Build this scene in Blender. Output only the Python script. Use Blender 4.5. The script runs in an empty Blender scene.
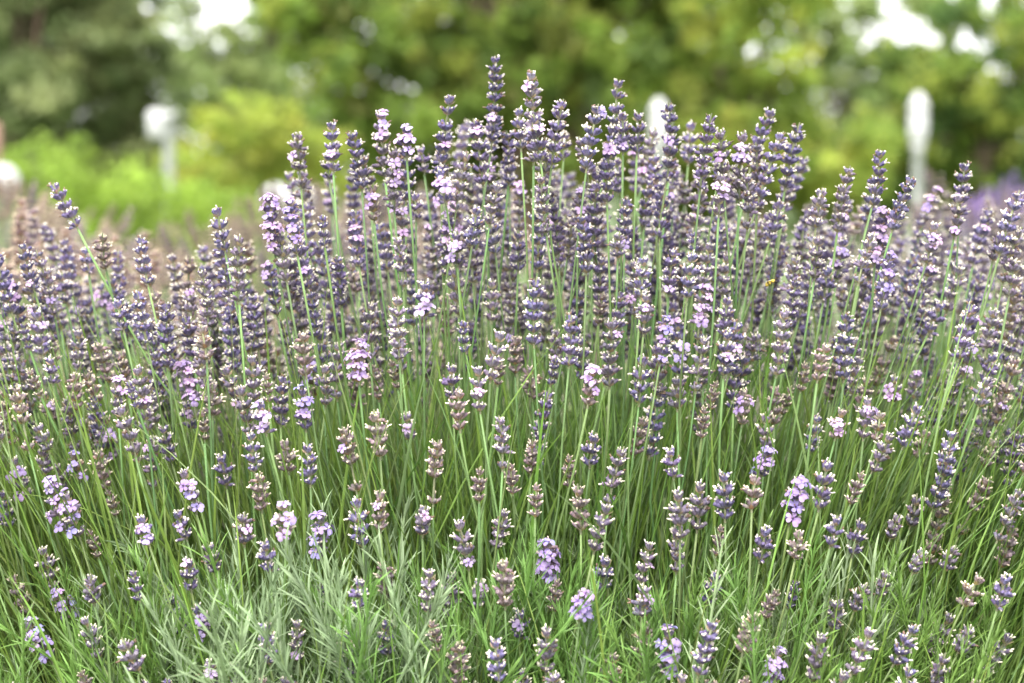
import bpy, math, random
import numpy as np
from mathutils import Vector, Matrix, Quaternion

random.seed(7)
RNG = np.random.default_rng(7)
S = bpy.context.scene
COL = S.collection
R = math.radians

# ------------------------------------------------------------------ camera
CAM_Z, FOCAL, PITCH = 0.70, 70.0, 4.34
FPX = 1024 * FOCAL / 36.0
cam_d = bpy.data.cameras.new("camera")
cam_d.lens = FOCAL
cam_d.sensor_width = 36
cam_d.clip_start = 0.05
cam_d.clip_end = 600
cam_d.dof.use_dof = True
cam_d.dof.focus_distance = 1.63
cam_d.dof.aperture_fstop = 4.7
cam = bpy.data.objects.new("camera", cam_d)
cam.location = (0, 0, CAM_Z)
cam.rotation_euler = (R(90 - PITCH), 0, 0)
COL.objects.link(cam)
S.camera = cam

# ------------------------------------------------------------------ sky, sun, exposure
SUN_EL, SUN_ROT = R(58), R(200)
w = bpy.data.worlds.new("World")
S.world = w
w.use_nodes = True
nt = w.node_tree
nt.nodes.clear()
sky = nt.nodes.new("ShaderNodeTexSky")
sky.sky_type = 'NISHITA'
sky.sun_disc = False
sky.sun_elevation = SUN_EL
sky.sun_rotation = SUN_ROT
sky.air_density = 1.0
sky.dust_density = 5.0
sky.ozone_density = 1.0
hs = nt.nodes.new("ShaderNodeHueSaturation")
hs.inputs['Saturation'].default_value = 0.25      # a thin white overcast
bg = nt.nodes.new("ShaderNodeBackground")
bg.inputs[1].default_value = 0.15
wo = nt.nodes.new("ShaderNodeOutputWorld")
nt.links.new(sky.outputs[0], hs.inputs['Color'])
tcw = nt.nodes.new("ShaderNodeTexCoord")            # a bright, softly broken cloud cover in front of the blue
nzw = nt.nodes.new("ShaderNodeTexNoise")
nzw.inputs['Scale'].default_value = 3.0
nzw.inputs['Detail'].default_value = 5.0
crw = nt.nodes.new("ShaderNodeMapRange")
crw.inputs['From Min'].default_value = 0.3
crw.inputs['From Max'].default_value = 0.7
crw.inputs['To Min'].default_value = 3.2
crw.inputs['To Max'].default_value = 5.4
cmb = nt.nodes.new("ShaderNodeMix")
cmb.data_type = 'RGBA'
cmb.inputs[0].default_value = 0.85
nt.links.new(tcw.outputs['Generated'], nzw.inputs['Vector'])
nt.links.new(nzw.outputs[0], crw.inputs['Value'])
nt.links.new(hs.outputs[0], cmb.inputs[6])
nt.links.new(crw.outputs[0], cmb.inputs[7])
nt.links.new(cmb.outputs[2], bg.inputs[0])
nt.links.new(bg.outputs[0], wo.inputs[0])

sl = bpy.data.lights.new("sun", 'SUN')
sl.energy = 0.9
sl.angle = R(25)
sl.color = (1.0, 0.96, 0.9)
sun = bpy.data.objects.new("sun", sl)
sun.location = (-3, -4, 8)
# the sky's rotation 0 puts the sun on +Y; the lamp looks the same way
d = Vector((math.sin(SUN_ROT) * math.cos(SUN_EL), math.cos(SUN_ROT) * math.cos(SUN_EL), math.sin(SUN_EL)))
sun.rotation_euler = d.to_track_quat('Z', 'Y').to_euler()
COL.objects.link(sun)

S.view_settings.view_transform = 'Standard'
S.view_settings.look = 'None'
S.view_settings.gamma = 1
S.view_settings.exposure = 2.45
S.render.engine = 'CYCLES'
cy = S.cycles
cy.max_bounces = 8
cy.diffuse_bounces = 4
cy.glossy_bounces = 2
cy.transmission_bounces = 4
cy.use_denoising = True
cy.caustics_reflective = False
cy.caustics_refractive = False

# ------------------------------------------------------------------ helpers
def at(x, y, Y):
    """the place at distance Y that stands at this spot of the frame"""
    p = R(PITCH)
    u, v = (x - 512) / FPX, (341.5 - y) / FPX
    dx, dy, dz = u, math.cos(p) + v * math.sin(p), -math.sin(p) + v * math.cos(p)
    t = Y / dy
    return Vector((dx * t, Y, CAM_Z + dz * t))


class MB:
    """collects vertices, faces and vertex colours, then becomes one mesh"""
    def __init__(s):
        s.v, s.f, s.c = [], [], []

    def add(s, vs, fs, cs):
        o = len(s.v)
        s.v += [tuple(p) for p in vs]
        s.f += [tuple(i + o for i in q) for q in fs]
        s.c += cs if isinstance(cs, list) else [cs] * len(vs)

    def ring_tube(s, pts, rads, cols, n=6, cap=True):
        pts = [Vector(p) for p in pts]
        vs, fs, cs = [], [], []
        t = (pts[1] - pts[0]).normalized()
        a = t.orthogonal().normalized()
        for i, p in enumerate(pts):
            q = (pts[min(i + 1, len(pts) - 1)] - pts[max(i - 1, 0)])
            if q.length > 1e-9:
                t = q.normalized()
            a = (a - t * a.dot(t)).normalized()
            b = t.cross(a)
            for k in range(n):
                th = 2 * math.pi * k / n
                vs.append(p + (a * math.cos(th) + b * math.sin(th)) * rads[i])
                cs.append(cols[i] if isinstance(cols, list) else cols)
        for i in range(len(pts) - 1):
            for k in range(n):
                k2 = (k + 1) % n
                fs.append((i * n + k, i * n + k2, (i + 1) * n + k2, (i + 1) * n + k))
        if cap:
            fs.append(tuple(range(n))[::-1])
            fs.append(tuple((len(pts) - 1) * n + k for k in range(n)))
        s.add(vs, fs, cs)

    def strip(s, pts, wds, side, cols, fold=0.0):
        """a narrow leaf: two faces wide, slightly folded along its midrib"""
        vs, fs, cs = [], [], []
        m = len(pts)
        for i, p in enumerate(pts):
            p = Vector(p)
            t = (Vector(pts[min(i + 1, m - 1)]) - Vector(pts[max(i - 1, 0)])).normalized()
            sd = (side - t * side.dot(t))
            sd = sd.normalized() if sd.length > 1e-6 else t.orthogonal().normalized()
            nn = t.cross(sd)
            vs += [p - sd * wds[i] + nn * fold * wds[i], p, p + sd * wds[i] + nn * fold * wds[i]]
            c = cols[i] if isinstance(cols, list) else cols
            cs += [c, c, c]
        for i in range(m - 1):
            a = i * 3
            fs += [(a, a + 1, a + 4, a + 3), (a + 1, a + 2, a + 5, a + 4)]
        s.add(vs, fs, cs)

    def mesh(s, name, smooth=True):
        return np_mesh(name, np.array(s.v, np.float32).reshape(-1, 3), s.f, np.array(s.c, np.float32).reshape(-1, 3), smooth)

    def arrays(s):
        return (np.array(s.v, np.float32), s.f, np.array(s.c, np.float32))


def np_mesh(name, v, faces, c, smooth=True):
    me = bpy.data.meshes.new(name)
    me.from_pydata([tuple(p) for p in v.tolist()], [], faces) if isinstance(faces, list) else _np_fill(me, v, faces)
    at_ = me.color_attributes.new("Col", 'FLOAT_COLOR', 'POINT')
    cc = np.ones((len(v), 4), np.float32)
    cc[:, :3] = c
    at_.data.foreach_set("color", cc.ravel())
    if smooth:
        me.polygons.foreach_set("use_smooth", np.ones(len(me.polygons), bool))
    me.update()
    return me


def _np_fill(me, v, quads):
    n, k = quads.shape
    me.vertices.add(len(v))
    me.vertices.foreach_set("co", v.astype(np.float32).ravel())
    me.loops.add(n * k)
    me.loops.foreach_set("vertex_index", quads.astype(np.int32).ravel())
    me.polygons.add(n)
    me.polygons.foreach_set("loop_start", np.arange(0, n * k, k, dtype=np.int32))
    me.polygons.foreach_set("loop_total", np.full(n, k, dtype=np.int32))
    me.update(calc_edges=True)


def link(name, me, mat=None, parent=None, loc=None, quat=None, scale=None):
    o = bpy.data.objects.new(name, me)
    COL.objects.link(o)
    if mat is not None and me is not None and not me.materials:
        me.materials.append(mat)
    if parent is not None:
        o.parent = parent
    if loc is not None:
        o.location = loc
    if quat is not None:
        o.rotation_mode = 'QUATERNION'
        o.rotation_quaternion = quat
    if scale is not None:
        o.scale = (scale,) * 3
    return o


def tag(o, label=None, cat=None, group=None, kind=None):
    for k, v in (("label", label), ("category", cat), ("group", group), ("kind", kind)):
        if v:
            o[k] = v
    return o


def mat_col(name, rough=0.7, transl=0.0, var=0.15, hue=0.02, spec=0.3, noise=0.0, nscale=300, tint=(1, 1, 1), sat=1.0):
    m = bpy.data.materials.new(name)
    m.use_nodes = True
    t = m.node_tree
    t.nodes.clear()
    out = t.nodes.new("ShaderNodeOutputMaterial")
    b = t.nodes.new("ShaderNodeBsdfPrincipled")
    b.inputs['Roughness'].default_value = rough
    b.inputs['Specular IOR Level'].default_value = spec
    a = t.nodes.new("ShaderNodeVertexColor")
    a.layer_name = "Col"
    oi = t.nodes.new("ShaderNodeObjectInfo")
    h = t.nodes.new("ShaderNodeHueSaturation")
    h.inputs['Saturation'].default_value = sat
    mr = t.nodes.new("ShaderNodeMapRange")
    mr.inputs['To Min'].default_value = 1 - var
    mr.inputs['To Max'].default_value = 1 + var
    t.links.new(oi.outputs['Random'], mr.inputs['Value'])
    ml = t.nodes.new("ShaderNodeMath")
    ml.operation = 'MULTIPLY_ADD'
    fr = t.nodes.new("ShaderNodeMath")
    fr.operation = 'MULTIPLY'
    fr.inputs[1].default_value = 7.31
    fr2 = t.nodes.new("ShaderNodeMath")
    fr2.operation = 'FRACT'
    t.links.new(oi.outputs['Random'], fr.inputs[0])
    t.links.new(fr.outputs[0], fr2.inputs[0])
    ml.inputs[1].default_value = 2 * hue
    ml.inputs[2].default_value = 0.5 - hue
    t.links.new(fr2.outputs[0], ml.inputs[0])
    t.links.new(ml.outputs[0], h.inputs['Hue'])
    t.links.new(a.outputs['Color'], h.inputs['Color'])
    if noise:
        tc = t.nodes.new("ShaderNodeTexCoord")
        nz = t.nodes.new("ShaderNodeTexNoise")
        nz.inputs['Scale'].default_value = nscale
        t.links.new(tc.outputs['Object'], nz.inputs['Vector'])
        m2 = t.nodes.new("ShaderNodeMapRange")
        m2.inputs['From Min'].default_value = 0.3
        m2.inputs['From Max'].default_value = 0.7
        m2.inputs['To Min'].default_value = 1 - noise
        m2.inputs['To Max'].default_value = 1 + noise
        t.links.new(nz.outputs[0], m2.inputs['Value'])
        mm = t.nodes.new("ShaderNodeMath")
        mm.operation = 'MULTIPLY'
        t.links.new(mr.outputs[0], mm.inputs[0])
        t.links.new(m2.outputs[0], mm.inputs[1])
        t.links.new(mm.outputs[0], h.inputs['Value'])
    else:
        t.links.new(mr.outputs[0], h.inputs['Value'])
    t.links.new(h.outputs[0], b.inputs['Base Color'])
    if transl:
        tr = t.nodes.new("ShaderNodeBsdfTranslucent")
        t.links.new(h.outputs[0], tr.inputs['Color'])
        mx = t.nodes.new("ShaderNodeMixShader")
        mx.inputs[0].default_value = transl
        t.links.new(b.outputs[0], mx.inputs[1])
        t.links.new(tr.outputs[0], mx.inputs[2])
        t.links.new(mx.outputs[0], out.inputs[0])
    else:
        t.links.new(b.outputs[0], out.inputs[0])
    return m


M_CALYX = mat_col("calyx", 0.75, 0.12, 0.2, 0.015, 0.25, 0.22, 900)
M_STEM = mat_col("green_stem", 0.6, 0.0, 0.2, 0.015, 0.35, 0.15, 120)
M_PETAL = mat_col("lilac_petal", 0.6, 0.35, 0.1, 0.03, 0.2, 0.08, 500)
M_LEAF = mat_col("narrow_leaf", 0.55, 0.25, 0.08, 0.01, 0.35, 0.2, 40)
M_TREE = mat_col("tree_leaf", 0.6, 0.55, 0.0, 0.0, 0.3, 0.25, 3)
M_BARK = mat_col("bark", 0.9, 0, 0.1, 0.01, 0.2, 0.35, 6)
M_WHITE = mat_col("white_enamel", 0.35, 0, 0.03, 0, 0.5, 0.04, 12)
M_WOOD = mat_col("weathered_wood", 0.85, 0, 0.05, 0, 0.2, 0.25, 25)
M_BEE = mat_col("bee_fuzz", 0.8, 0, 0, 0, 0.3, 0.15, 900)

# ------------------------------------------------------------------ ground
def ground_mat(name, c1, c2, c3, scale):
    m = bpy.data.materials.new(name)
    m.use_nodes = True
    t = m.node_tree
    b = t.nodes['Principled BSDF']
    b.inputs['Roughness'].default_value = 0.95
    tc = t.nodes.new("ShaderNodeTexCoord")
    n1 = t.nodes.new("ShaderNodeTexNoise")
    n1.inputs['Scale'].default_value = scale
    n1.inputs['Detail'].default_value = 8
    cr = t.nodes.new("ShaderNodeValToRGB")
    cr.color_ramp.elements[0].position = 0.3
    cr.color_ramp.elements[0].color = (*c1, 1)
    cr.color_ramp.elements[1].position = 0.7
    cr.color_ramp.elements[1].color = (*c3, 1)
    e = cr.color_ramp.elements.new(0.5)
    e.color = (*c2, 1)
    t.links.new(tc.outputs['Object'], n1.inputs['Vector'])
    t.links.new(n1.outputs[0], cr.inputs[0])
    t.links.new(cr.outputs[0], b.inputs['Base Color'])
    bp = t.nodes.new("ShaderNodeBump")
    bp.inputs['Strength'].default_value = 0.6
    bp.inputs['Distance'].default_value = 0.03
    t.links.new(n1.outputs[0], bp.inputs['Height'])
    t.links.new(bp.outputs[0], b.inputs['Normal'])
    return m


def sheet(name, x0, y0, x1, y1, z, mat, n=1):
    v, f = [], []
    for j in range(n + 1):
        for i in range(n + 1):
            v.append((x0 + (x1 - x0) * i / n, y0 + (y1 - y0) * j / n, z))
    for j in range(n):
        for i in range(n):
            a = j * (n + 1) + i
            f.append((a, a + 1, a + n + 2, a + n + 1))
    me = bpy.data.meshes.new(name)
    me.from_pydata(v, [], f)
    return tag(link(name, me, mat), kind='structure')


sheet("lawn", -300, -60, 300, 500, 0.0, ground_mat("lawn_ground", (.035, .06, .015), (.06, .1, .025), (.1, .14, .04), 1.5), 4)
sheet("soil_bed", -7, 0.9, 7, 10.5, 0.004, ground_mat("soil", (.02, .015, .01), (.04, .03, .02), (.07, .055, .04), 30), 2)

# ------------------------------------------------------------------ lavender: one spike of buds
C_BASE = np.array((.30, .27, .19))
PALS = {
    'violet': dict(lo=(.36, .32, .30), mid=(.170, .142, .255), up=(.098, .078, .168), tip=(.74, .68, .60), tan=(.42, .32, .22)),
    'grey': dict(lo=(.37, .33, .29), mid=(.225, .19, .255), up=(.135, .108, .168), tip=(.74, .68, .56), tan=(.44, .34, .22)),
    'dry': dict(lo=(.38, .31, .22), mid=(.26, .20, .205), up=(.16, .122, .14), tip=(.74, .65, .50), tan=(.42, .28, .16)),
}


def jit(c, a=0.12):
    k = 1 + random.uniform(-a, a)
    return tuple(max(0.0, x * k * (1 + random.uniform(-a, a) * 0.35)) for x in c)


def calyx(mb, p, d, L, r, pal, lod):
    d = d.normalized()
    n = 6 if lod == 0 else 4
    lo, mid, up, tip = jit(pal['lo']), jit(pal['mid'], .25), jit(pal['up'], .25), jit(pal['tip'], .1)
    if lod == 0:
        ts, rs = (0, .22, .5, .78, .95, .90), (.35, .8, 1.05, .95, .8, .35)
        cs = [lo, tuple(.55 * a + .45 * b for a, b in zip(lo, mid)), mid, up, mid, up]
    else:
        ts, rs = (0, .3, .75, .97), (.35, 1, 1, .6)
        cs = [lo, mid, up, mid]
    mb.ring_tube([p + d * (L * t) for t in ts], [r * q for q in rs], cs, n, cap=False)
    # the pale withered corolla and calyx teeth that poke out of the mouth
    k = random.choice((0, 1, 1, 1, 2, 2, 3)) if lod == 0 else 1
    if random.random() < .3:
        tip = tuple(.5 * q + .5 * m_ for q, m_ in zip(tip, lo))
    a = d.orthogonal().normalized()
    b = d.cross(a)
    for _ in range(k):
        th = random.uniform(0, 6.28)
        s_ = (a * math.cos(th) + b * math.sin(th))
        q0 = p + d * L * .86 + s_ * r * .45
        dd = (d + s_ * random.uniform(.3, .9) + Vector((0, 0, random.uniform(-.1, .45)))).normalized()
        l2 = L * random.uniform(.24, .5)
        if random.random() < .12:
            tip = jit((.22, .15, .11))
        w_ = r * random.uniform(.42, .62)
        if lod == 0:
            mb.ring_tube([q0, q0 + dd * l2 * .5, q0 + dd * l2 * .92, q0 + dd * l2], [w_ * .6, w_ * 1.0, w_ * .8, w_ * .2], [tuple(.8 * x for x in tip), tip, tip, tip], 4, cap=False)
        else:
            mb.ring_tube([q0, q0 + dd * l2 * .6, q0 + dd * l2], [w_ * .8, w_ * 1.1, w_ * .2], tip, 3, cap=False)


def make_spike(nw, palname, lod=0, seed=0):
    random.seed(1000 + seed)
    pal = PALS[palname]
    mb = MB()
    sites = []
    z = 0.004
    zs = []
    remote = random.random() < .35 and nw > 4
    for i in range(nw):
        zs.append(z)
        z += random.uniform(.0085, .0112) * (1.0 if i < nw * .6 else .86)
        if i == 0 and remote:
            z += random.uniform(.010, .024)
        elif random.random() < .06:
            z += .006
    H = z
    bend = (random.uniform(-.12, .12), random.uniform(-.12, .12))

    def ax(zz):
        q = zz / H
        return Vector((bend[0] * zz * q, bend[1] * zz * q, zz))
    k = 7
    mb.ring_tube([ax(H * i / k) for i in range(k + 1)], [.0011] * k + [.0006], [jit((.24, .26, .15)) for _ in range(k + 1)], 5, cap=False)
    for i, zz in enumerate(zs):
        u = i / max(1, nw - 1)
        full = 1.0 - .22 * max(0, (u - .75) / .25) - .12 * (i == 0)
        nc = int(random.choice((6, 7, 8, 8, 9)) * (1 if i else .8))
        if i == nw - 1:
            nc = 6
        ph = random.uniform(0, 6.28)
        c0 = ax(zz)
        for j in range(nc):
            th = ph + 6.283 * j / nc + random.uniform(-.22, .22)
            el = random.uniform(34, 58) if i < nw - 1 else random.uniform(50, 78)
            if random.random() < .08:
                el = random.uniform(0, 30)
            o = Vector((math.cos(th), math.sin(th), 0))
            dd = o * math.cos(R(el)) + Vector((0, 0, math.sin(R(el))))
            L = random.uniform(.0076, .0097) * full
            calyx(mb, c0 + o * .0011 + Vector((0, 0, random.uniform(-.0009, .0012))), dd, L, random.uniform(.0016, .00205) * full, pal, lod)
            if random.random() < .75:
                sites.append((c0 + o * .001 + dd * L * .9, dd.normalized(), i))
        for j in range(2):          # papery bracts under the whorl
            th = ph + 3.14159 * j + random.uniform(-.4, .4)
            o = Vector((math.cos(th), math.sin(th), 0))
            sd = Vector((-o.y, o.x, 0))
            b0 = c0 - Vector((0, 0, .0012)) + o * .0008
            tc = jit(pal['tan'], .2)
            mb.strip([b0, b0 + o * .0028 + Vector((0, 0, .0012)), b0 + o * .0052 + Vector((0, 0, .0042))], [.0012, .0021, .0002], sd, tc, .3)
    return mb, H, sites


SPIKES = []          # (mesh, height, sites, whorls, palette)
for i in range(36):
    nw = (3, 4, 5, 6, 6, 7, 7, 8, 8, 9, 10, 11)[i % 12]
    pn = ('violet', 'grey', 'dry')[i // 12]
    mb, H, sites = make_spike(nw, pn, 0, i)
    me = mb.mesh("flower_spike")
    me.materials.append(M_CALYX)
    SPIKES.append((me, H, sites, nw, pn))
LOW = []
for i in range(15):
    nw = (4, 5, 6, 7, 9)[i % 5]
    pn = ('violet', 'grey', 'dry')[i // 5]
    mb, H, sites = make_spike(nw, pn, 1, 200 + i)
    v, f, c = mb.arrays()
    LOW.append((v, f, c, H, nw, pn))


def make_flower(seed, hue):
    """one open two-lipped lavender corolla on its tube, mouth towards +Z"""
    random.seed(seed)
    mb = MB()
    c1 = jit(hue, .06)
    dk = tuple(x * q for x, q in zip(c1, (.7, .6, .85)))
    mb.ring_tube([(0, 0, -.004), (0, 0, 0), (0, 0, .0022)], [.0007, .0009, .0016], [dk, dk, c1], 6, cap=False)
    lobes = [(62, .0058, .0023), (118, .0056, .0023), (205, .0038, .0017), (270, .0046, .0018), (335, .0040, .0017)]
    for a, l, wd in lobes:
        a = R(a + random.uniform(-8, 8))
        o = Vector((math.cos(a), math.sin(a), 0))
        sd = Vector((-o.y, o.x, 0))
        up = random.uniform(.1, .5)
        pts, wds = [], []
        for q in (0, .35, .7, .92, 1.0):
            pts.append(o * (.0012 + l * q) + Vector((0, 0, .0020 + l * (up * q - .45 * q * q))))
            wds.append(wd * (.45, .9, 1.05, .75, .3)[(0, .35, .7, .92, 1.0).index(q)])
        mb.strip(pts, wds, sd, [dk, c1, c1, jit(c1, .04), c1], random.uniform(-.7, .7))
    return mb.mesh("open_flower")


FLOWERS = [make_flower(50 + i, h) for i, h in enumerate([(.52, .37, .60), (.56, .41, .62), (.47, .34, .59), (.60, .45, .64), (.36, .29, .56), (.41, .32, .57)])]
for me in FLOWERS:
    me.materials.append(M_PETAL)

# ------------------------------------------------------------------ lavender: where every spike stands
random.seed(11)
TOP = [(-120, 250), (0, 232), (50, 212), (100, 228), (200, 232), (255, 208), (285, 165), (330, 142), (400, 132), (440, 118), (500, 92), (560, 105),
       (630, 100), (680, 112), (760, 117), (800, 140), (840, 172), (890, 172), (960, 180), (1024, 197), (1150, 215)]


def top_at(x):
    return float(np.interp(x, [p[0] for p in TOP], [p[1] for p in TOP]))


# the spikes one can point at: x, y of the tip, length in the frame, open flowers
KEY = [(55, 183, 60, 0), (98, 233, 50, 0), (296, 130, 60, 1), (330, 122, 52, 1), (357, 130, 62, 0), (378, 110, 70, 2), (405, 125, 40, 3), (441, 95, 95, 1),
       (478, 118, 70, 1), (502, 56, 100, 1), (533, 70, 95, 1), (560, 98, 70, 0), (595, 103, 70, 1), (628, 82, 90, 0), (678, 103, 80, 1), (707, 112, 80, 0),
       (762, 107, 85, 0), (795, 122, 70, 0), (778, 130, 70, 0), (845, 165, 70, 1), (886, 150, 60, 0), (908, 175, 60, 0), (963, 163, 55, 1), (1017, 190, 70, 0),
       (216, 207, 40, 0), (265, 196, 60, 6), (286, 198, 60, 3), (355, 340, 46, 6), (303, 386, 48, 3), (187, 360, 62, 6), (250, 432, 44, 0), (345, 425, 58, 1),
       (378, 410, 52, 0), (283, 440, 30, 0), (435, 440, 72, 0), (505, 415, 58, 0), (543, 388, 82, 0), (570, 455, 30, 0), (580, 483, 52, 0), (463, 520, 54, 1),
       (506, 560, 54, 0), (425, 570, 50, 0), (378, 490, 46, 1), (285, 502, 40, 3), (318, 514, 50, 7), (264, 540, 38, 0), (553, 538, 54, 8), (583, 588, 44, 4),
       (604, 556, 42, 0), (658, 385, 78, 0), (680, 490, 56, 0), (752, 475, 38, 0), (770, 448, 34, 4), (800, 478, 42, 5), (722, 525, 30, 0), (800, 530, 32, 0),
       (838, 515, 32, 0), (861, 520, 40, 0), (945, 487, 84, 0), (952, 430, 48, 1), (893, 435, 46, 0), (868, 398, 44, 2), (818, 415, 42, 0), (1017, 525, 50, 0),
       (915, 625, 52, 0), (949, 655, 40, 0), (868, 630, 54, 0), (826, 636, 56, 0), (841, 598, 40, 0), (712, 622, 62, 0), (672, 628, 56, 5), (782, 650, 50, 5),
       (496, 638, 50, 0), (385, 620, 34, 0), (120, 640, 42, 0), (197, 604, 26, 2), (138, 515, 44, 2), (187, 470, 48, 3), (43, 478, 62, 4), (64, 492, 52, 3),
       (40, 550, 50, 0), (58, 590, 36, 5), (29, 620, 58, 6), (10, 575, 48, 0), (130, 570, 32, 0), (82, 620, 44, 0), (146, 435, 58, 1), (95, 448, 40, 0),
       (14, 385, 60, 0), (45, 392, 54, 1), (595, 365, 60, 3), (612, 318, 60, 1), (702, 284, 60, 4), (668, 318, 50, 3), (728, 330, 50, 1), (575, 315, 55, 0),
       (705, 406, 42, 0), (455, 388, 46, 0), (140, 365, 70, 1), (880, 208, 60, 5), (700, 335, 60, 0), (425, 280, 40, 2), (350, 210, 60, 2), (605, 140, 60, 2),
       (1017, 358, 60, 1), (1000, 400, 60, 0), (920, 405, 50, 0), (975, 305, 60, 1), (770, 415, 50, 0), (640, 415, 46, 0), (300, 330, 50, 0), (235, 235, 70, 0)]

PTS = []                       # x, y, length, flowers, Y
def depth(x, y, key=False):
    base = float(np.interp(y, [60, 150, 250, 400, 520, 690], [1.74, 1.71, 1.68, 1.63, 1.56, 1.49]))
    base += 0.06 * ((x - 512) / 512.0) ** 2
    return base + random.uniform(-.05, .05)


for x, y, l, fl in KEY:
    PTS.append((x, y, l, fl, depth(x, y)))


def far_enough(x, y, dmin):
    for p in PTS:
        if abs(p[0] - x) < dmin and abs(p[1] - y) < dmin * 1.8:
            return False
    return True


# the dense band under the outline, then thinner and thinner towards the foot
tries = 0
want = 400
while want and tries < 20000:
    tries += 1
    x = random.uniform(-70, 1095)
    t = top_at(x)
    u = random.random()
    edge = min(1.0, abs(x - 512) / 512)
    low = 290 + 45 * edge + 85 * edge ** 3            # the band reaches lower at both ends
    y = t + 8 + (low + 70 - t) * (u ** 1.3)
    if not far_enough(x, y, 12):
        continue
    l = random.choice((30, 38, 44, 50, 56, 62, 72)) * (1 if y < 330 else .85)
    fl = random.choice((0, 0, 0, 0, 0, 0, 0, 1, 1, 2)) if random.random() < .75 else 0
    Y = depth(x, y) + (random.random() ** 2) * .35 * (1 if y < 350 else .3)
    PTS.append((x, y, l, fl, Y))
    want -= 1
want, tries = 95, 0
while want and tries < 9000:
    tries += 1
    x = random.uniform(-60, 1085)
    y = 300 + (690 - 300) * random.random() ** 1.9
    if not far_enough(x, y, 22):
        continue
    PTS.append((x, y, random.choice((26, 32, 38, 46, 54)), random.choice((0, 0, 0, 0, 1)), depth(x, y)))
    want -= 1

BUSHES = [
    # root x, root y, label
    (-.40, 1.80, "lavender bush at the left end of the front row, its spikes lower than its neighbour's"),
    (-.15, 1.84, "tall lavender bush left of the middle, rising in a step beside the low left end"),
    (.07, 1.86, "tallest lavender bush of all, its top spike nearest the upper edge, before the dark tree"),
    (.27, 1.82, "high lavender bush standing between the two slim white lamp posts"),
    (.48, 1.78, "lavender bush at the right end, its stalks leaning outward below the white lamp"),
    (-.22, 1.62, "low front lavender bush with silvery leaf shoots and scattered lilac blossoms, bottom left"),
    (.03, 1.60, "low front lavender bush in the bottom middle with well spaced short spikes over green leaves"),
    (.25, 1.62, "low front lavender bush, bottom right, grassy green stems all leaning to the right"),
]


def lean_deg(x, y):
    a = 14.5 * (x - 485) / 512
    return a * (.75 + .85 * max(0, (y - 250)) / 430.0)


def tube_np(P, Rr, Cc, n=5):
    mb = MB()
    mb.ring_tube(P, Rr, Cc, n, cap=True)
    return mb


def stalk_geometry(x, y, Y, H, sc):
    a = R(lean_deg(x, y) + random.gauss(0, 4.5))
    fwd = R(random.gauss(4, 5) + max(0, (y - 350) / 330) * 9)
    axis = Vector((math.tan(a), -math.tan(fwd), 1)).normalized()
    tip = at(x, y, Y)
    sb = tip - axis * H * sc
    rz = random.uniform(.10, .20)
    dz = sb.z - rz
    root = Vector((sb.x - math.tan(a * 1.45) * dz * .95 + random.gauss(0, .012), sb.y + math.tan(fwd * 1.5) * dz + random.gauss(0, .015), rz))
    mid = sb - axis * dz * .55
    pts = []
    for i in range(9):
        t = i / 8
        pts.append(root * (1 - t) ** 2 + mid * 2 * t * (1 - t) + sb * t * t)
    wob = Vector((random.gauss(0, .004), random.gauss(0, .004), 0))
    for i in range(1, 8):
        pts[i] = pts[i] + wob * math.sin(i * 1.3)
    return root, pts, axis, sb


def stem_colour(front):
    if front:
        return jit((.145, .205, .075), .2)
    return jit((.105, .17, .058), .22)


bush_objs, bush_pts = [], [[] for _ in BUSHES]
for i, (bx, by, lab) in enumerate(BUSHES):
    o = link("lavender_bush", None, loc=(bx, by, 0.004))
    tag(o, lab, "lavender bush", "lavender bushes planted in the front row")
    bush_objs.append(o)

stalk_data = []
for (x, y, l, fl, Y) in PTS:
    # choose the spike whose height suits
    hpx = l / FPX * Y
    pn = random.choices(('violet', 'grey', 'dry'), ((.62, .35, .03) if y < 330 else (.30, .42, .28)))[0]
    cand = [s for s in SPIKES if s[4] == pn]
    sp = min(cand, key=lambda s: abs(s[1] * .93 - hpx) + random.uniform(0, .010))
    sc = hpx / sp[1] if .82 < hpx / sp[1] < 1.05 else random.uniform(.84, 1.02)
    root, pts, axis, sb = stalk_geometry(x, y, Y, sp[1], sc)
    b = min(range(len(BUSHES)), key=lambda k: (root.x - BUSHES[k][0]) ** 2 + (1.15 * (root.y - .06 - BUSHES[k][1])) ** 2)
    bush_pts[b].append((x, y, sp, sc, pts, axis, sb, fl))


class Bulk:
    """joins many transformed pieces into one mesh"""
    def __init__(s):
        s.v, s.f, s.c, s.n = [], [], [], 0

    def put(s, v, f, c, mtx=None, tint=1.0):
        if mtx is not None:
            m = np.array(mtx, np.float32)
            v = v @ m[:3, :3].T + m[:3, 3]
        s.v.append(v)
        s.f += [tuple(i + s.n for i in q) for q in f]
        s.c.append(c * tint)
        s.n += len(v)

    def mesh(s, name, smooth=True):
        return np_mesh(name, np.concatenate(s.v), s.f, np.concatenate(s.c), smooth)


def spike_quat(axis):
    return axis.to_track_quat('Z', 'Y') @ Quaternion((0, 0, 1), random.uniform(0, 6.283))


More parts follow.
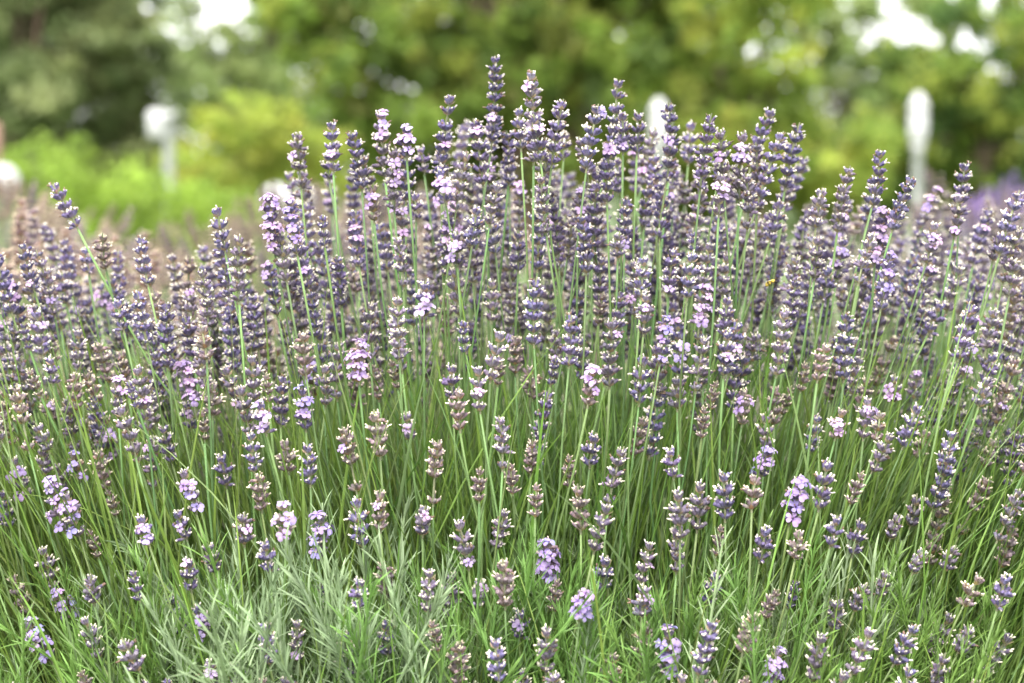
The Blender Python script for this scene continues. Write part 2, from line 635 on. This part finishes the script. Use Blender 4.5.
overflow = [[] for _ in BUSHES]
for b, lst in enumerate(bush_pts):
    root_o = bush_objs[b]
    inv = Matrix.Translation(-root_o.location)
    lst.sort(key=lambda e: -e[3] * e[2][1] - (.1 if e[7] else 0))
    for k, (x, y, sp, sc, pts, axis, sb, fl) in enumerate(lst):
        if k >= 100:
            overflow[b].append((sp, sc, pts, axis, sb))
            continue
        base = pts[0]
        front = y > 450
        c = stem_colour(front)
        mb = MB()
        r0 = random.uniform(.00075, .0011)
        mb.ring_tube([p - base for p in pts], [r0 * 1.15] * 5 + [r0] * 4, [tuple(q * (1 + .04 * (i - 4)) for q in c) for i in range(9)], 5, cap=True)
        if random.random() < .5:     # a pair of narrow leaves low on the stalk
            i = random.choice((2, 3, 4))
            p = pts[i] - base
            for s_ in (-1, 1):
                o = Vector((s_ * random.uniform(.5, 1), random.uniform(-.6, .6), 0)).normalized()
                ll = random.uniform(.02, .035)
                mb.strip([p, p + o * ll * .3 + Vector((0, 0, ll * .4)), p + o * ll * .6 + Vector((0, 0, ll * .8))], [.0009, .0017, .0003], o.orthogonal(), c, .3)
        st = link("flower_stalk", mb.mesh("flower_stalk"), M_STEM, root_o, base - root_o.location)
        q = spike_quat(axis)
        spo = link("flower_spike", sp[0], None, st, sb - base, q, sc)
        if fl:
            sites = sp[2][:]
            random.shuffle(sites)
            want_f = {1: 1, 2: 3, 3: 5, 4: 8, 5: 10, 6: 13, 7: 16, 8: 19}[min(fl, 8)]
            if fl >= 2:   # crowd them towards the upper whorls and the camera
                qi = q.to_matrix()
                sites.sort(key=lambda s: (qi @ s[1]).y * 1.3 - .14 * s[2] + random.uniform(0, .5))
            else:
                qi = q.to_matrix()
                sites.sort(key=lambda s: (qi @ s[1]).y + random.uniform(0, .9))
            tone = (4, 5, 2) if (fl >= 2 and (y > 430 or random.random() < .3)) else (0, 1, 2, 3)
            for (p, dd, _) in sites[:want_f]:
                fq = q @ (dd.to_track_quat('Z', 'Y') @ Quaternion((0, 0, 1), random.uniform(0, 6.28)))
                link("open_flower", FLOWERS[random.choice(tone)], None, st, (sb - base) + q.to_matrix() @ (p * sc), fq, random.uniform(.75, 1.05) * sc * (.9 if fl < 2 else 1.05))

# ------------------------------------------------------------------ leaves, shoots and the farther stalks of every bush
def blade(bk, p, ang, lean, L, wd, c, droop):
    o = Vector((math.cos(ang), math.sin(ang), 0))
    pts, wds = [], []
    for i in range(6):
        t = i / 5
        th = lean + droop * t
        if i:
            cur = cur + (o * math.sin(th) + Vector((0, 0, math.cos(th)))) * (L / 5)
        else:
            cur = Vector(p)
        pts.append(cur)
        wds.append(wd * (.55, .85, 1.0, .95, .7, .1)[i])
    side = Vector((-o.y, o.x, 0)) + o * random.uniform(-.6, .6)
    mb = MB()
    k = 1 + random.uniform(-.06, .06)
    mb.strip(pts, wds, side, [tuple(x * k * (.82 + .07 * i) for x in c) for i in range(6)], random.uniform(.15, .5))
    return mb


SHOOTS = []
def make_shoot(seed):
    random.seed(seed)
    mb = MB()
    n = random.randint(10, 15)
    L = random.uniform(.085, .14)
    c = (.25, .33, .18)
    mb.ring_tube([(0, 0, 0), (0, 0, L * .5), (0, 0, L * .95)], [.0016, .0014, .0008], [jit(c)] * 3, 5, cap=False)
    for i in range(n):
        z = L * (.12 + .86 * i / n)
        for s_ in (0, 1, 2):
            if s_ == 2 and random.random() < .4:
                continue
            a = i * 1.57 + s_ * 3.14159 + random.uniform(-.4, .4)
            ll = random.uniform(.030, .046) * (1 - .45 * (i / n) ** 2)
            el = random.uniform(.5, .95) * (1 - .55 * i / n)
            k = random.uniform(.85, 1.2)
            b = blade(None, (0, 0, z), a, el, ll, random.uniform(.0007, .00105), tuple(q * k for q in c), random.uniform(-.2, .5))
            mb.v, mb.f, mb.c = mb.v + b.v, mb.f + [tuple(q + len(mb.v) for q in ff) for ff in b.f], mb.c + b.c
    return mb.arrays()


for i in range(8):
    SHOOTS.append(make_shoot(400 + i))

random.seed(21)
GREEN = [(.145, .24, .045), (.175, .28, .055), (.115, .205, .042), (.205, .30, .075), (.19, .275, .11)]
for b, (bx, by, lab) in enumerate(BUSHES):
    o = bush_objs[b]
    bk = Bulk()
    front = b >= 5
    nb = 1900 if not front else 1100
    for i in range(nb):                                   # long green blades and flowerless stems
        px = bx + random.gauss(0, .10)
        py = by + (random.gauss(0, .085) - .03 if not front else max(-.10, random.gauss(.01, .06)))
        hz = (.16 if front else .24) + random.uniform(-.10, .12)
        xpix = 512 + px / py * FPX
        lean = R(lean_deg(xpix, 520) * random.uniform(.7, 1.5) + random.gauss(0, 13 if not front else 20))
        ln = random.uniform(.12, .29) if not front else random.uniform(.07, .17)
        c = jit(random.choice(GREEN), .2)
        ang = 0 if lean >= 0 else math.pi
        ang += random.gauss(0, .5) - (.35 if lean >= 0 else -.35) * random.random()
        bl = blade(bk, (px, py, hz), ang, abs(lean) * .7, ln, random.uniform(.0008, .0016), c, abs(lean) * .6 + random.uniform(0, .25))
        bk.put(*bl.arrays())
    for i in range(235 if front else 60):                       # bushy leafy shoots, silvery in the front bushes
        px = bx + random.gauss(0, .105)
        py = by + (random.gauss(0, .085) if not front else max(-.11, random.gauss(-.01, .055)))
        hz = random.uniform(.15, .325) if front else random.uniform(.12, .30)
        v, f, c = random.choice(SHOOTS)
        xpix = 512 + px / py * FPX
        q = Quaternion((0, 1, 0), R(lean_deg(xpix, 500) * .8 + random.gauss(0, 17))) @ Quaternion((1, 0, 0), R(random.gauss(8, 15))) @ Quaternion((0, 0, 1), random.uniform(0, 6.28))
        m = Matrix.Translation((px, py, hz)) @ q.to_matrix().to_4x4() @ Matrix.Scale(random.uniform(.62, .92), 4)
        if front and 190 < xpix < 420:
            m = m @ Matrix.Scale(1.22, 4)
        silver = (random.random() < .85) if (front and 170 < xpix < 430) else random.random() < .22
        tint = np.array((1.0, 1.0, 1.0) if silver else (.62, .80, .35), np.float32) * random.uniform(.85, 1.15)
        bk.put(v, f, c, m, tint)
    for i in range(90):                                    # woody base
        a0 = random.uniform(0, 6.28)
        p0 = Vector((bx, by, 0))
        p1 = Vector((bx + random.gauss(0, .09), by + random.gauss(0, .08), random.uniform(.12, .24)))
        mb = tube_np([p0, (p0 + p1) / 2 + Vector((random.gauss(0, .01), random.gauss(0, .01), .01)), p1], [.003, .0024, .0016], jit((.16, .13, .09)), 4)
        bk.put(*mb.arrays())
    me = bk.mesh("foliage", False)
    me.transform(Matrix.Translation(-o.location))
    link("foliage", me, M_LEAF, o)
    # the rest of its stalks, behind those built one by one
    bk = Bulk()
    rest = []
    for sp, sc, pts, axis, sb in overflow[b]:
        lw = min(LOW, key=lambda q: abs(q[3] - sp[1]) + random.uniform(0, .004))
        rest.append((lw, sc * sp[1] / lw[3], pts, axis, sb))
    if not front:
        for k in range(75):
            x = 512 + (bx + random.gauss(0, .10)) / 1.95 * FPX
            y = top_at(x) + 55 + 150 * random.random()
            sp = random.choice(LOW[:10])
            Y = random.uniform(1.85, 2.25)
            _, pts, axis, sb = stalk_geometry(x, y, Y, sp[3], 1.05)
            rest.append((sp, 1.05, pts, axis, sb))
    for sp, sc, pts, axis, sb in rest:
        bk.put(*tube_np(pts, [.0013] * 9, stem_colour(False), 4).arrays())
        m = Matrix.Translation(sb) @ spike_quat(axis).to_matrix().to_4x4() @ Matrix.Scale(sc, 4)
        bk.put(sp[0], sp[1], sp[2], m, random.uniform(.85, 1.15))
    if bk.n:
        me = bk.mesh("flower_stalks")
        me.transform(Matrix.Translation(-o.location))
        tag(link("flower_stalks", me, M_CALYX, o), kind='stuff')

# ------------------------------------------------------------------ lavender bushes in the rows behind, out of focus
def back_bush(x, y, z_top, rad, n, label, tint, leaf, pal):
    o = link("lavender_bush", None, loc=(x, y, .004))
    tag(o, label, "lavender bush", "lavender bushes in the rows behind")
    bk = Bulk()
    c0 = Vector((x, y, .12))
    for i in range(n):
        a = random.uniform(0, 6.283)
        rr = rad * math.sqrt(random.random())
        h = z_top * (1 - .28 * (rr / rad) ** 2) + random.gauss(0, .03)
        tip = Vector((x + rr * math.cos(a), y + rr * math.sin(a), h))
        ax_ = (tip - c0 + Vector((0, 0, .3))).normalized()
        sp = random.choice([s for s in LOW if s[5] in pal])
        sc = 1.05
        sb = tip - ax_ * sp[3] * sc
        pts = [c0.lerp(sb, t) + Vector((0, 0, .05 * math.sin(3.14 * t))) for t in (0, .35, .7, 1)]
        bk.put(*tube_np(pts, [.0014] * 4, jit((.19, .27, .1)), 3).arrays())
        m = Matrix.Translation(sb) @ spike_quat(ax_).to_matrix().to_4x4() @ Matrix.Scale(sc, 4)
        bk.put(sp[0], sp[1], sp[2], m, np.array(tint, np.float32) * random.uniform(.8, 1.2))
    me = bk.mesh("flower_stalks")
    me.transform(Matrix.Translation(-o.location))
    tag(link("flower_stalks", me, M_CALYX, o), kind='stuff')
    bk = Bulk()
    for i in range(leaf):
        a = random.uniform(0, 6.283)
        rr = rad * .8 * math.sqrt(random.random())
        p = (x + rr * math.cos(a), y + rr * math.sin(a), random.uniform(.02, z_top * .45))
        bl = blade(bk, p, a + random.gauss(0, .6), random.uniform(.05, .5), random.uniform(.1, .2), .002, jit(random.choice(GREEN), .2), random.uniform(0, .4))
        bk.put(*bl.arrays())
    me = bk.mesh("foliage", False)
    me.transform(Matrix.Translation(-o.location))
    link("foliage", me, M_LEAF, o)


random.seed(33)
BROWN = (1.15, 1.08, 1.02)
back_bush(-.62, 2.45, .66, .34, 170, "faded lavender bush just behind the left end of the front row", (1.15, 1.05, 1.0), 500, ('grey', 'dry'))
back_bush(-.05, 2.65, .68, .36, 120, "lavender bush mostly hidden behind the tall middle of the front row", (1.1, 1.05, 1.0), 400, ('grey', 'dry'))
back_bush(.55, 2.55, .67, .36, 150, "lavender bush showing between the stalks at the right, behind the front row", (1.1, 1.05, 1.0), 500, ('grey', 'violet'))
back_bush(-.95, 3.6, .69, .45, 190, "blurred brown lavender bush of the second row, at the left edge of the picture", BROWN, 400, ('dry', 'grey'))
back_bush(-.33, 3.8, .69, .45, 190, "blurred brown lavender bush of the second row, beside the first step of tall spikes", BROWN, 400, ('dry', 'grey'))
back_bush(-1.45, 5.4, .70, .55, 190, "brown lavender bush in the last row, at the foot of the bright green shrub", BROWN, 300, ('dry',))
back_bush(-.55, 5.6, .68, .55, 190, "brown lavender bush in the last row, below the white lamp with the sideways head", BROWN, 300, ('dry',))
back_bush(1.05, 4.2, .68, .45, 170, "blurred greyish lavender bush behind the right end, under the slim white lamp", (1.15, 1.05, 1.0), 300, ('grey',))
back_bush(1.98, 7.4, .715, .5, 330, "lavender bush in full violet bloom far behind, at the right edge of the picture", (1.35, 1.05, 1.8), 100, ('violet',))

# ------------------------------------------------------------------ broad foliage of shrubs and trees
def leaf_cloud(clumps, n_leaf, size, squash=.8):
    """many leaf faces gathered in clumps: arrays of quads"""
    V, Cc = [], []
    for (cx, cy_, cz, cr, col) in clumps:
        n = int(n_leaf * RNG.uniform(.7, 1.3))
        d = RNG.normal(size=(n, 3))
        d /= np.linalg.norm(d, axis=1, keepdims=True)
        rr = cr * RNG.random((n, 1)) ** .45
        p = d * rr * np.array((1, 1, squash)) + np.array((cx, cy_, cz))
        a = RNG.normal(size=(n, 3))
        a /= np.linalg.norm(a, axis=1, keepdims=True)
        b = np.cross(a, RNG.normal(size=(n, 3)))
        b /= np.linalg.norm(b, axis=1, keepdims=True) + 1e-9
        s = size * RNG.uniform(.6, 1.3, (n, 1))
        q = np.stack([p - a * s, p + b * s * .5, p + a * s, p - b * s * .5], 1)
        V.append(q.reshape(-1, 3))
        k = RNG.uniform(.75, 1.25, (n, 1))
        c = np.array(col)[None, :] * k
        Cc.append(np.repeat(c, 4, 0))
    V = np.concatenate(V)
    C_ = np.concatenate(Cc)
    return V.astype(np.float32), np.arange(len(V)).reshape(-1, 4), C_.astype(np.float32)


def clumps_in(lobes, per, r, cols, fill=.5):
    out = []
    for (x, y, z, rx, ry, rz) in lobes:
        n = max(3, int(per * (rx * ry * rz) ** (2 / 3)))
        for _ in range(n):
            d = RNG.normal(size=3)
            d /= np.linalg.norm(d)
            q = RNG.random() ** fill
            col = np.array(cols[RNG.integers(len(cols))]) * RNG.uniform(.8, 1.2)
            out.append((x + d[0] * rx * q, y + d[1] * ry * q, z + d[2] * rz * q, r * RNG.uniform(.6, 1.4), col))
    return out


def woody(mb, p0, p1, r0, r1, col, n=5, wob=.15):
    pts, rs = [], []
    for i in range(n + 1):
        t = i / n
        p = Vector(p0).lerp(Vector(p1), t)
        if 0 < i < n:
            p += Vector((random.gauss(0, wob), random.gauss(0, wob), 0))
        pts.append(p)
        rs.append(r0 + (r1 - r0) * t)
    mb.ring_tube(pts, rs, [jit(col, .1) for _ in pts], 8, cap=True)
    return pts


def tree(name, loc, label, cat, lobes, per, cr, cols, nleaf, size, trunk_r, group=None, fork=2.0, fill=.5, squash=.8):
    o = link(name, None, loc=loc)
    tag(o, label, cat, group)
    L = Vector(loc)
    mb = MB()
    bark = (.10, .075, .05)
    pts = woody(mb, (0, 0, 0), (random.gauss(0, .2), random.gauss(0, .2), fork), trunk_r * 1.3, trunk_r * .8, bark, 5, .05)
    top = pts[-1]
    for lb in lobes:
        woody(mb, top - Vector((0, 0, random.uniform(0, fork * .3))), (lb[0], lb[1], lb[2]), trunk_r * .5, trunk_r * .08, bark, 6, .12)
    link("trunk", mb.mesh("trunk"), M_BARK, o)
    cl = clumps_in(lobes, per, cr, cols, fill)
    v, f, c = leaf_cloud(cl, nleaf, size, squash)
    link("crown", np_mesh("crown", v, f, c, False), M_TREE, o)
    return o


def px2(x, Y):
    return (x - 512) / FPX * Y


random.seed(44)
YG = [(.37, .43, .08), (.44, .46, .10), (.30, .38, .07)]
MG = [(.19, .28, .05), (.24, .33, .06), (.13, .20, .045), (.34, .39, .08)]
DG = [(.23, .29, .12), (.27, .33, .14), (.19, .25, .10), (.32, .36, .16)]
FG = [(.25, .34, .12), (.29, .37, .13), (.32, .38, .15)]

# bright low shrub at the left
o = link("green_shrub", None, loc=(px2(95, 12), 12, 0))
tag(o, "low rounded bright green shrub behind the faded lavender, before the dark conifer", "shrub")
mb = MB()
for i in range(9):
    woody(mb, (random.gauss(0, .08), random.gauss(0, .08), 0), (random.uniform(-.8, .8), random.uniform(-.3, .3), random.uniform(.4, .7)), .018, .006, (.12, .09, .06), 4, .02)
link("stem", mb.mesh("stem"), M_BARK, o)
cl = clumps_in([(-.15, 0, .53, .55, .5, .50), (-.62, .1, .50, .5, .5, .46), (-.15, -.2, .4, .7, .4, .45), (.38, 0, .44, .5, .45, .42), (.85, .1, .36, .4, .4, .38), (.1, .1, .46, .5, .5, .42), (-.38, -.1, .46, .5, .4, .46), (.62, -.1, .38, .4, .4, .38)], 420, .10, [(.27, .39, .06), (.32, .44, .075), (.22, .33, .05)], .4)
v, f, c = leaf_cloud(cl, 22, .028)
link("foliage", np_mesh("foliage", v, f, c, False), M_TREE, o)

# dark conifer at the left edge
Y = 27
lob = []
for k in range(17):
    z = .25 + k * .5
    rr = 2.2 * (1 - k / 19)
    for j in range(6):
        a = random.uniform(0, 6.28)
        lob.append((rr * .6 * math.cos(a), rr * .6 * math.sin(a), z, .75, .75, .35))
lob += [(px2(x, Y) - px2(62, Y), random.uniform(-.3, .9), at(x, y, Y).z, .6, .6, .4) for x, y in [(75, 40), (60, 90), (95, 75), (105, 130), (130, 110), (40, 130), (85, 160), (130, 160), (15, 90), (60, 10), (110, 30), (20, 165), (145, 60)]]
tree("conifer", (px2(62, Y), Y, 0), "dark grey green conifer filling the upper left corner", "tree", lob, 60, .24, DG, 34, .085, .16, fork=8, fill=.6)

# big central tree, its dark crown hanging low
Y = 24
lob = []
for (x, y, rx, rz) in [(330, 30, .7, .5), (345, 75, .55, .4), (400, 40, .8, .7), (455, 90, .8, .6), (420, 130, .7, .45), (520, 30, .9, .6), (540, 110, .9, .6), (600, 60, .9, .7), (640, 130, .8, .5),
                       (480, 165, .8, .4), (620, -8, .8, .4), (655, 85, .6, .45), (460, 45, .7, .5), (570, 5, .7, .45), (500, 90, .7, .5), (345, 115, .6, .4), (370, 160, .7, .4), (410, 175, .7, .4), (600, 180, .9, .4), (690, 170, .8, .4), (690, 40, .8, .7), (720, 110, .7, .6), (560, 170, .9, .4), (300, 5, .6, .35), (380, -30, 1, .6), (520, -40, 1.2, .6), (660, -40, 1.1, .6)]:
    p = at(x, y, Y)
    lob.append((p.x - px2(520, Y), random.uniform(-.5, .9), p.z, rx, .9, rz))
for k in range(10):
    a = random.uniform(0, 6.28)
    lob.append((1.9 * math.cos(a), 1.2 + 1.2 * math.sin(a), random.uniform(3.8, 6.5), 1.3, 1.2, 1.0))
tree("broadleaf_tree", (px2(520, Y), Y, 0), "large spreading green tree in the middle, its dark crown hanging low behind the tallest spikes", "tree", lob, 95, .23, MG + MG + [(.16, .18, .04)], 30, .085, .20, fork=1.6, fill=.55)

# yellow green small tree left of the middle
Y = 20
lob = [(px2(x, Y) - px2(250, Y), random.uniform(-.4, .4), at(x, y, Y).z, rx, .6, rz) for (x, y, rx, rz) in
       [(225, 135, .5, .35), (265, 125, .45, .35), (300, 150, .5, .35), (215, 170, .55, .3), (275, 175, .6, .3), (320, 175, .5, .3), (255, 195, .8, .3)]]
tree("small_tree", (px2(250, Y), Y, 0), "small yellow green tree between the sideways lamp and the big dark tree", "tree", lob, 120, .14, YG, 26, .055, .06, fork=.5)

# trees on the right
Y = 23
lob = [(px2(x, Y) - px2(770, Y), random.uniform(-.4, .6), at(x, y, Y).z, rx, .8, rz) for (x, y, rx, rz) in
       [(740, 20, .7, .5), (770, 75, .6, .45), (735, 140, .6, .45), (790, 140, .5, .4), (820, 165, .6, .35), (760, 180, .8, .3), (850, 190, .6, .25), (800, 5, .35, .3), (860, 135, .35, .25), (770, -30, .9, .5)]]
tree("yellowish_tree", (px2(770, Y), Y, 0), "yellowish green tree between the two slim white lamps, a bright sky gap beside it", "tree", lob, 95, .2, YG + MG[:2], 26, .075, .10, fork=1.0)
Y = 26
lob = [(px2(x, Y) - px2(985, Y), random.uniform(-.5, .7), at(x, y, Y).z, rx, .9, rz) for (x, y, rx, rz) in
       [(1010, 30, .7, .55), (960, 95, .65, .45), (1000, 120, .8, .6), (945, 150, .6, .4), (905, 140, .4, .35), (980, 180, .9, .4), (1050, 90, .8, .8), (910, 180, .7, .3), (1060, 170, .9, .5), (950, 10, .35, .3), (1020, -30, .9, .5), (895, 60, .3, .25), (912, 78, .45, .32), (925, 100, .4, .3), (950, 62, .3, .22)]]
tree("right_tree".replace("right_", "garden_"), (px2(985, Y), Y, 0), "mid green tree filling the upper right corner behind the tall white lamp", "tree", lob, 85, .22, MG + [(.085, .15, .045)], 28, .08, .14, fork=1.4)

# lighter trees farther off, seen between the near ones
FAR = [(240, 38, (180, 305), -30, 30, "pale green tree farther off, sky showing through its thin crown right of the conifer"),
       (865, 40, (800, 935), -30, 31, "pale green tree farther off at the upper right, sky showing through its thin crown"),
       (590, 44, (380, 730), -40, 46, "distant tree behind the big middle tree, closing the gaps in its crown"),
       (985, 46, (920, 1090), -20, 24, "distant pale tree behind the upper right corner, through gaps in the mid green one")]
for (x, Y, (xa, xb), ya, nl, lab) in FAR:
    lob = []
    for k in range(nl):
        yy = ya + (205 - ya) * (k + random.random()) / nl
        xx = random.uniform(xa, xb)
        sp_ = .42 + .5 * max(0, yy) / 200
        lob.append((px2(xx, Y) - px2(x, Y), random.uniform(-.6, .6), max(.4, at(xx, yy, Y).z), sp_ * 1.25, .7, sp_))
    tree("distant_tree", (px2(x, Y), Y, 0), lab, "tree", lob, 42, .24, FG, 24, .10, .12, group="trees far behind", fork=1.0)
# a low belt of bushes closes the view below the crowns
for x, w_, h_, lab in [(120, 200, .95, "dark round bush under the conifer, behind the bright shrub"), (430, 200, 1.0, "dark bush under the big middle tree, left of its trunk"),
                       (640, 220, 1.1, "dark bush under the big middle tree, behind the half hidden lamp"), (860, 170, 1.2, "green bush left of the slim white lamp on the right"), (1000, 170, 1.4, "green bush in the right corner behind the violet bloom")]:
    Y = 29
    o = link("round_bush", None, loc=(px2(x, Y), Y, 0))
    tag(o, lab, "bush", "round bushes under the trees")
    mb = MB()
    for i in range(7):
        woody(mb, (random.gauss(0, .1), random.gauss(0, .1), 0), (random.uniform(-.9, .9), random.uniform(-.4, .4), h_ * .8), .03, .01, (.10, .08, .05), 4, .03)
    link("stem", mb.mesh("stem"), M_BARK, o)
    lob = [(random.uniform(-.5, .5) * px2(512 + w_, Y), random.uniform(-.4, .4), h_ * random.uniform(.4, .75), .8, .6, h_ * .45) for k in range(6)]
    v, f, c = leaf_cloud(clumps_in(lob, 90, .2, MG, .5), 26, .06)
    link("foliage", np_mesh("foliage", v, f, c, False), M_TREE, o)

# ------------------------------------------------------------------ white lamps and small things of the garden
def lathe(mb, prof, col, n=20, off=(0, 0, 0)):
    vs, fs = [], []
    for (r, z) in prof:
        for k in range(n):
            a = 6.28318 * k / n
            vs.append((off[0] + r * math.cos(a), off[1] + r * math.sin(a), off[2] + z))
    for i in range(len(prof) - 1):
        for k in range(n):
            k2 = (k + 1) % n
            fs.append((i * n + k, i * n + k2, (i + 1) * n + k2, (i + 1) * n + k))
    mb.add(vs, fs, col)


def lamp(x, ytop, Y, label, side=False):
    top = at(x, ytop, Y).z
    o = link("garden_lamp", None, loc=(px2(x, Y), Y, 0))
    tag(o, label, "lamp", "white lamp posts on the lawn")
    W = (.46, .46, .46)
    hh = .44
    mb = MB()
    pt = top - hh if not side else top - .03
    lathe(mb, [(0, 0), (.11, 0), (.09, .03), (.055, .06), (.046, .10), (.042, pt - .06), (.055, pt - .05), (.055, pt), (0, pt)], W)
    link("post", mb.mesh("post"), M_WHITE, o)
    if side:
        mb = MB()
        zc = top - .27
        mb.ring_tube([(-.03, 0, top - .10), (-.10, 0, top - .05)], [.022, .022], W, 8)
        lathe(mb, [(0, .26), (.05, .255), (.075, .23), (.08, .18), (.08, .17), (.075, .04), (.06, .01), (0, 0)], W, 20, (-.10, 0, zc))
        link("lamp_head", mb.mesh("lamp_head"), M_WHITE, o)
    else:
        mb = MB()
        lathe(mb, [(0, 0), (.055, 0), (.07, .02), (.082, .10), (.082, .22), (.075, .28), (0, .285)], W, 20, (0, 0, pt))
        link("lamp_shade", mb.mesh("lamp_shade"), M_WHITE, o)
        mb = MB()
        lathe(mb, [(0, .286), (.09, .286), (.088, .31), (.065, .37), (.045, .41), (.03, .43), (0, .44)], W, 20, (0, 0, pt))
        link("cap", mb.mesh("cap"), M_WHITE, o)


lamp(170, 108, 17, "white lamp post beside the conifer, its head set sideways on a short arm", True)
lamp(916, 92, 17, "slim white lamp post on the right, showing clear above the lavender between two trees")
lamp(658, 98, 18, "white lamp post half hidden behind the tall spikes, before the middle tree")
lamp(1029, 138, 30, "small far white lamp post cut by the right edge of the picture")


def globe_lamp(x, y, Y, r, label):
    p = at(x, y, Y)
    o = link("globe_lamp", None, loc=(p.x, Y, 0))
    tag(o, label, "lamp", "white globe lamps on short stakes")
    mb = MB()
    lathe(mb, [(0, 0), (.03, 0), (.03, .02), (.018, .03), (.018, p.z - 1.9 * r), (.05, p.z - 1.85 * r), (.05, p.z - 1.6 * r), (0, p.z - 1.6 * r)], (.3, .3, .3))
    link("stake", mb.mesh("stake"), M_WHITE, o)
    mb = MB()
    lathe(mb, [(r * math.sin(math.pi * k / 12), p.z - r - r * math.cos(math.pi * k / 12)) for k in range(13)], (.42, .42, .42), 24)
    link("globe", mb.mesh("globe"), M_WHITE, o)


random.seed(77)
globe_lamp(2, 164, 10.5, .09, "white globe lamp at the left edge, in front of the bright green shrub")
globe_lamp(276, 184, 13, .11, "white globe lamp at the foot of the yellow green tree, beside tall spikes")
globe_lamp(306, 188, 14.5, .10, "smaller white globe lamp partly behind the first tall spikes")

mb = MB()
pz = at(2, 122, 21).z
mb.ring_tube([(0, 0, 0), (0, 0, pz * .5), (0, 0, pz - .06), (0, 0, pz)], [.06, .058, .055, .03], [(.33, .2, .16)] * 4, 10)
o = link("wooden_post", mb.mesh("wooden_post"), M_WOOD, None, (px2(-2, 21), 21, 0))
tag(o, "reddish brown wooden post at the left edge in front of the conifer", "post")

# ------------------------------------------------------------------ the bee
o = link("bee", None, loc=at(771, 283, 1.60))
tag(o, "small yellow and black bee feeding on a lavender spike", "insect")
mb = MB()
Yl, Bk = (.50, .36, .07), (.025, .018, .012)
mb.ring_tube([(-.0005, 0, 0), (.001, 0, .0006), (.0025, 0, .0006), (.004, 0, .0), (.0055, 0, -.0008), (.007, 0, -.0018)], [.0010, .0022, .0026, .0024, .0018, .0004], [Yl, Yl, Bk, Yl, Yl, Bk], 10)
for s_ in (-1, 1):
    for k in range(3):
        mb.ring_tube([(-.001 - k * .001, s_ * .0012, -.0006), (-.001 - k * .0012, s_ * .003, .0002), (-.0012 - k * .0014, s_ * .0036, -.0024)], [.0003, .00028, .0002], Bk, 4)
body = link("body", mb.mesh("body"), M_BEE, o)
mb = MB()
mb.ring_tube([(-.0046, 0, -.0002), (-.0038, 0, .0006), (-.002, 0, .0011), (-.0006, 0, .0005)], [.0011, .0021, .0024, .0012], [Bk, Yl, (.5, .33, .05), Bk], 10)
link("thorax", mb.mesh("thorax"), M_BEE, o)
mb = MB()
mb.ring_tube([(-.0068, 0, -.0012), (-.006, 0, -.0006), (-.005, 0, -.0003), (-.0044, 0, -.0002)], [.0006, .0014, .0015, .0008], Bk, 10)
link("head", mb.mesh("head"), M_BEE, o)
for s_ in (-1, 1):
    mb = MB()
    mb.strip([(-.002, s_ * .001, .0022), (.001, s_ * .0028, .0032), (.004, s_ * .0042, .0034), (.0055, s_ * .0046, .0032)], [.0006, .0016, .0016, .0004], Vector((.3, s_ * -1, 0)), (.6, .58, .5), .1)
    link("wing", mb.mesh("wing"), M_PETAL, o)
o.rotation_euler = (0, R(20), R(160))
o.scale = (.75,) * 3
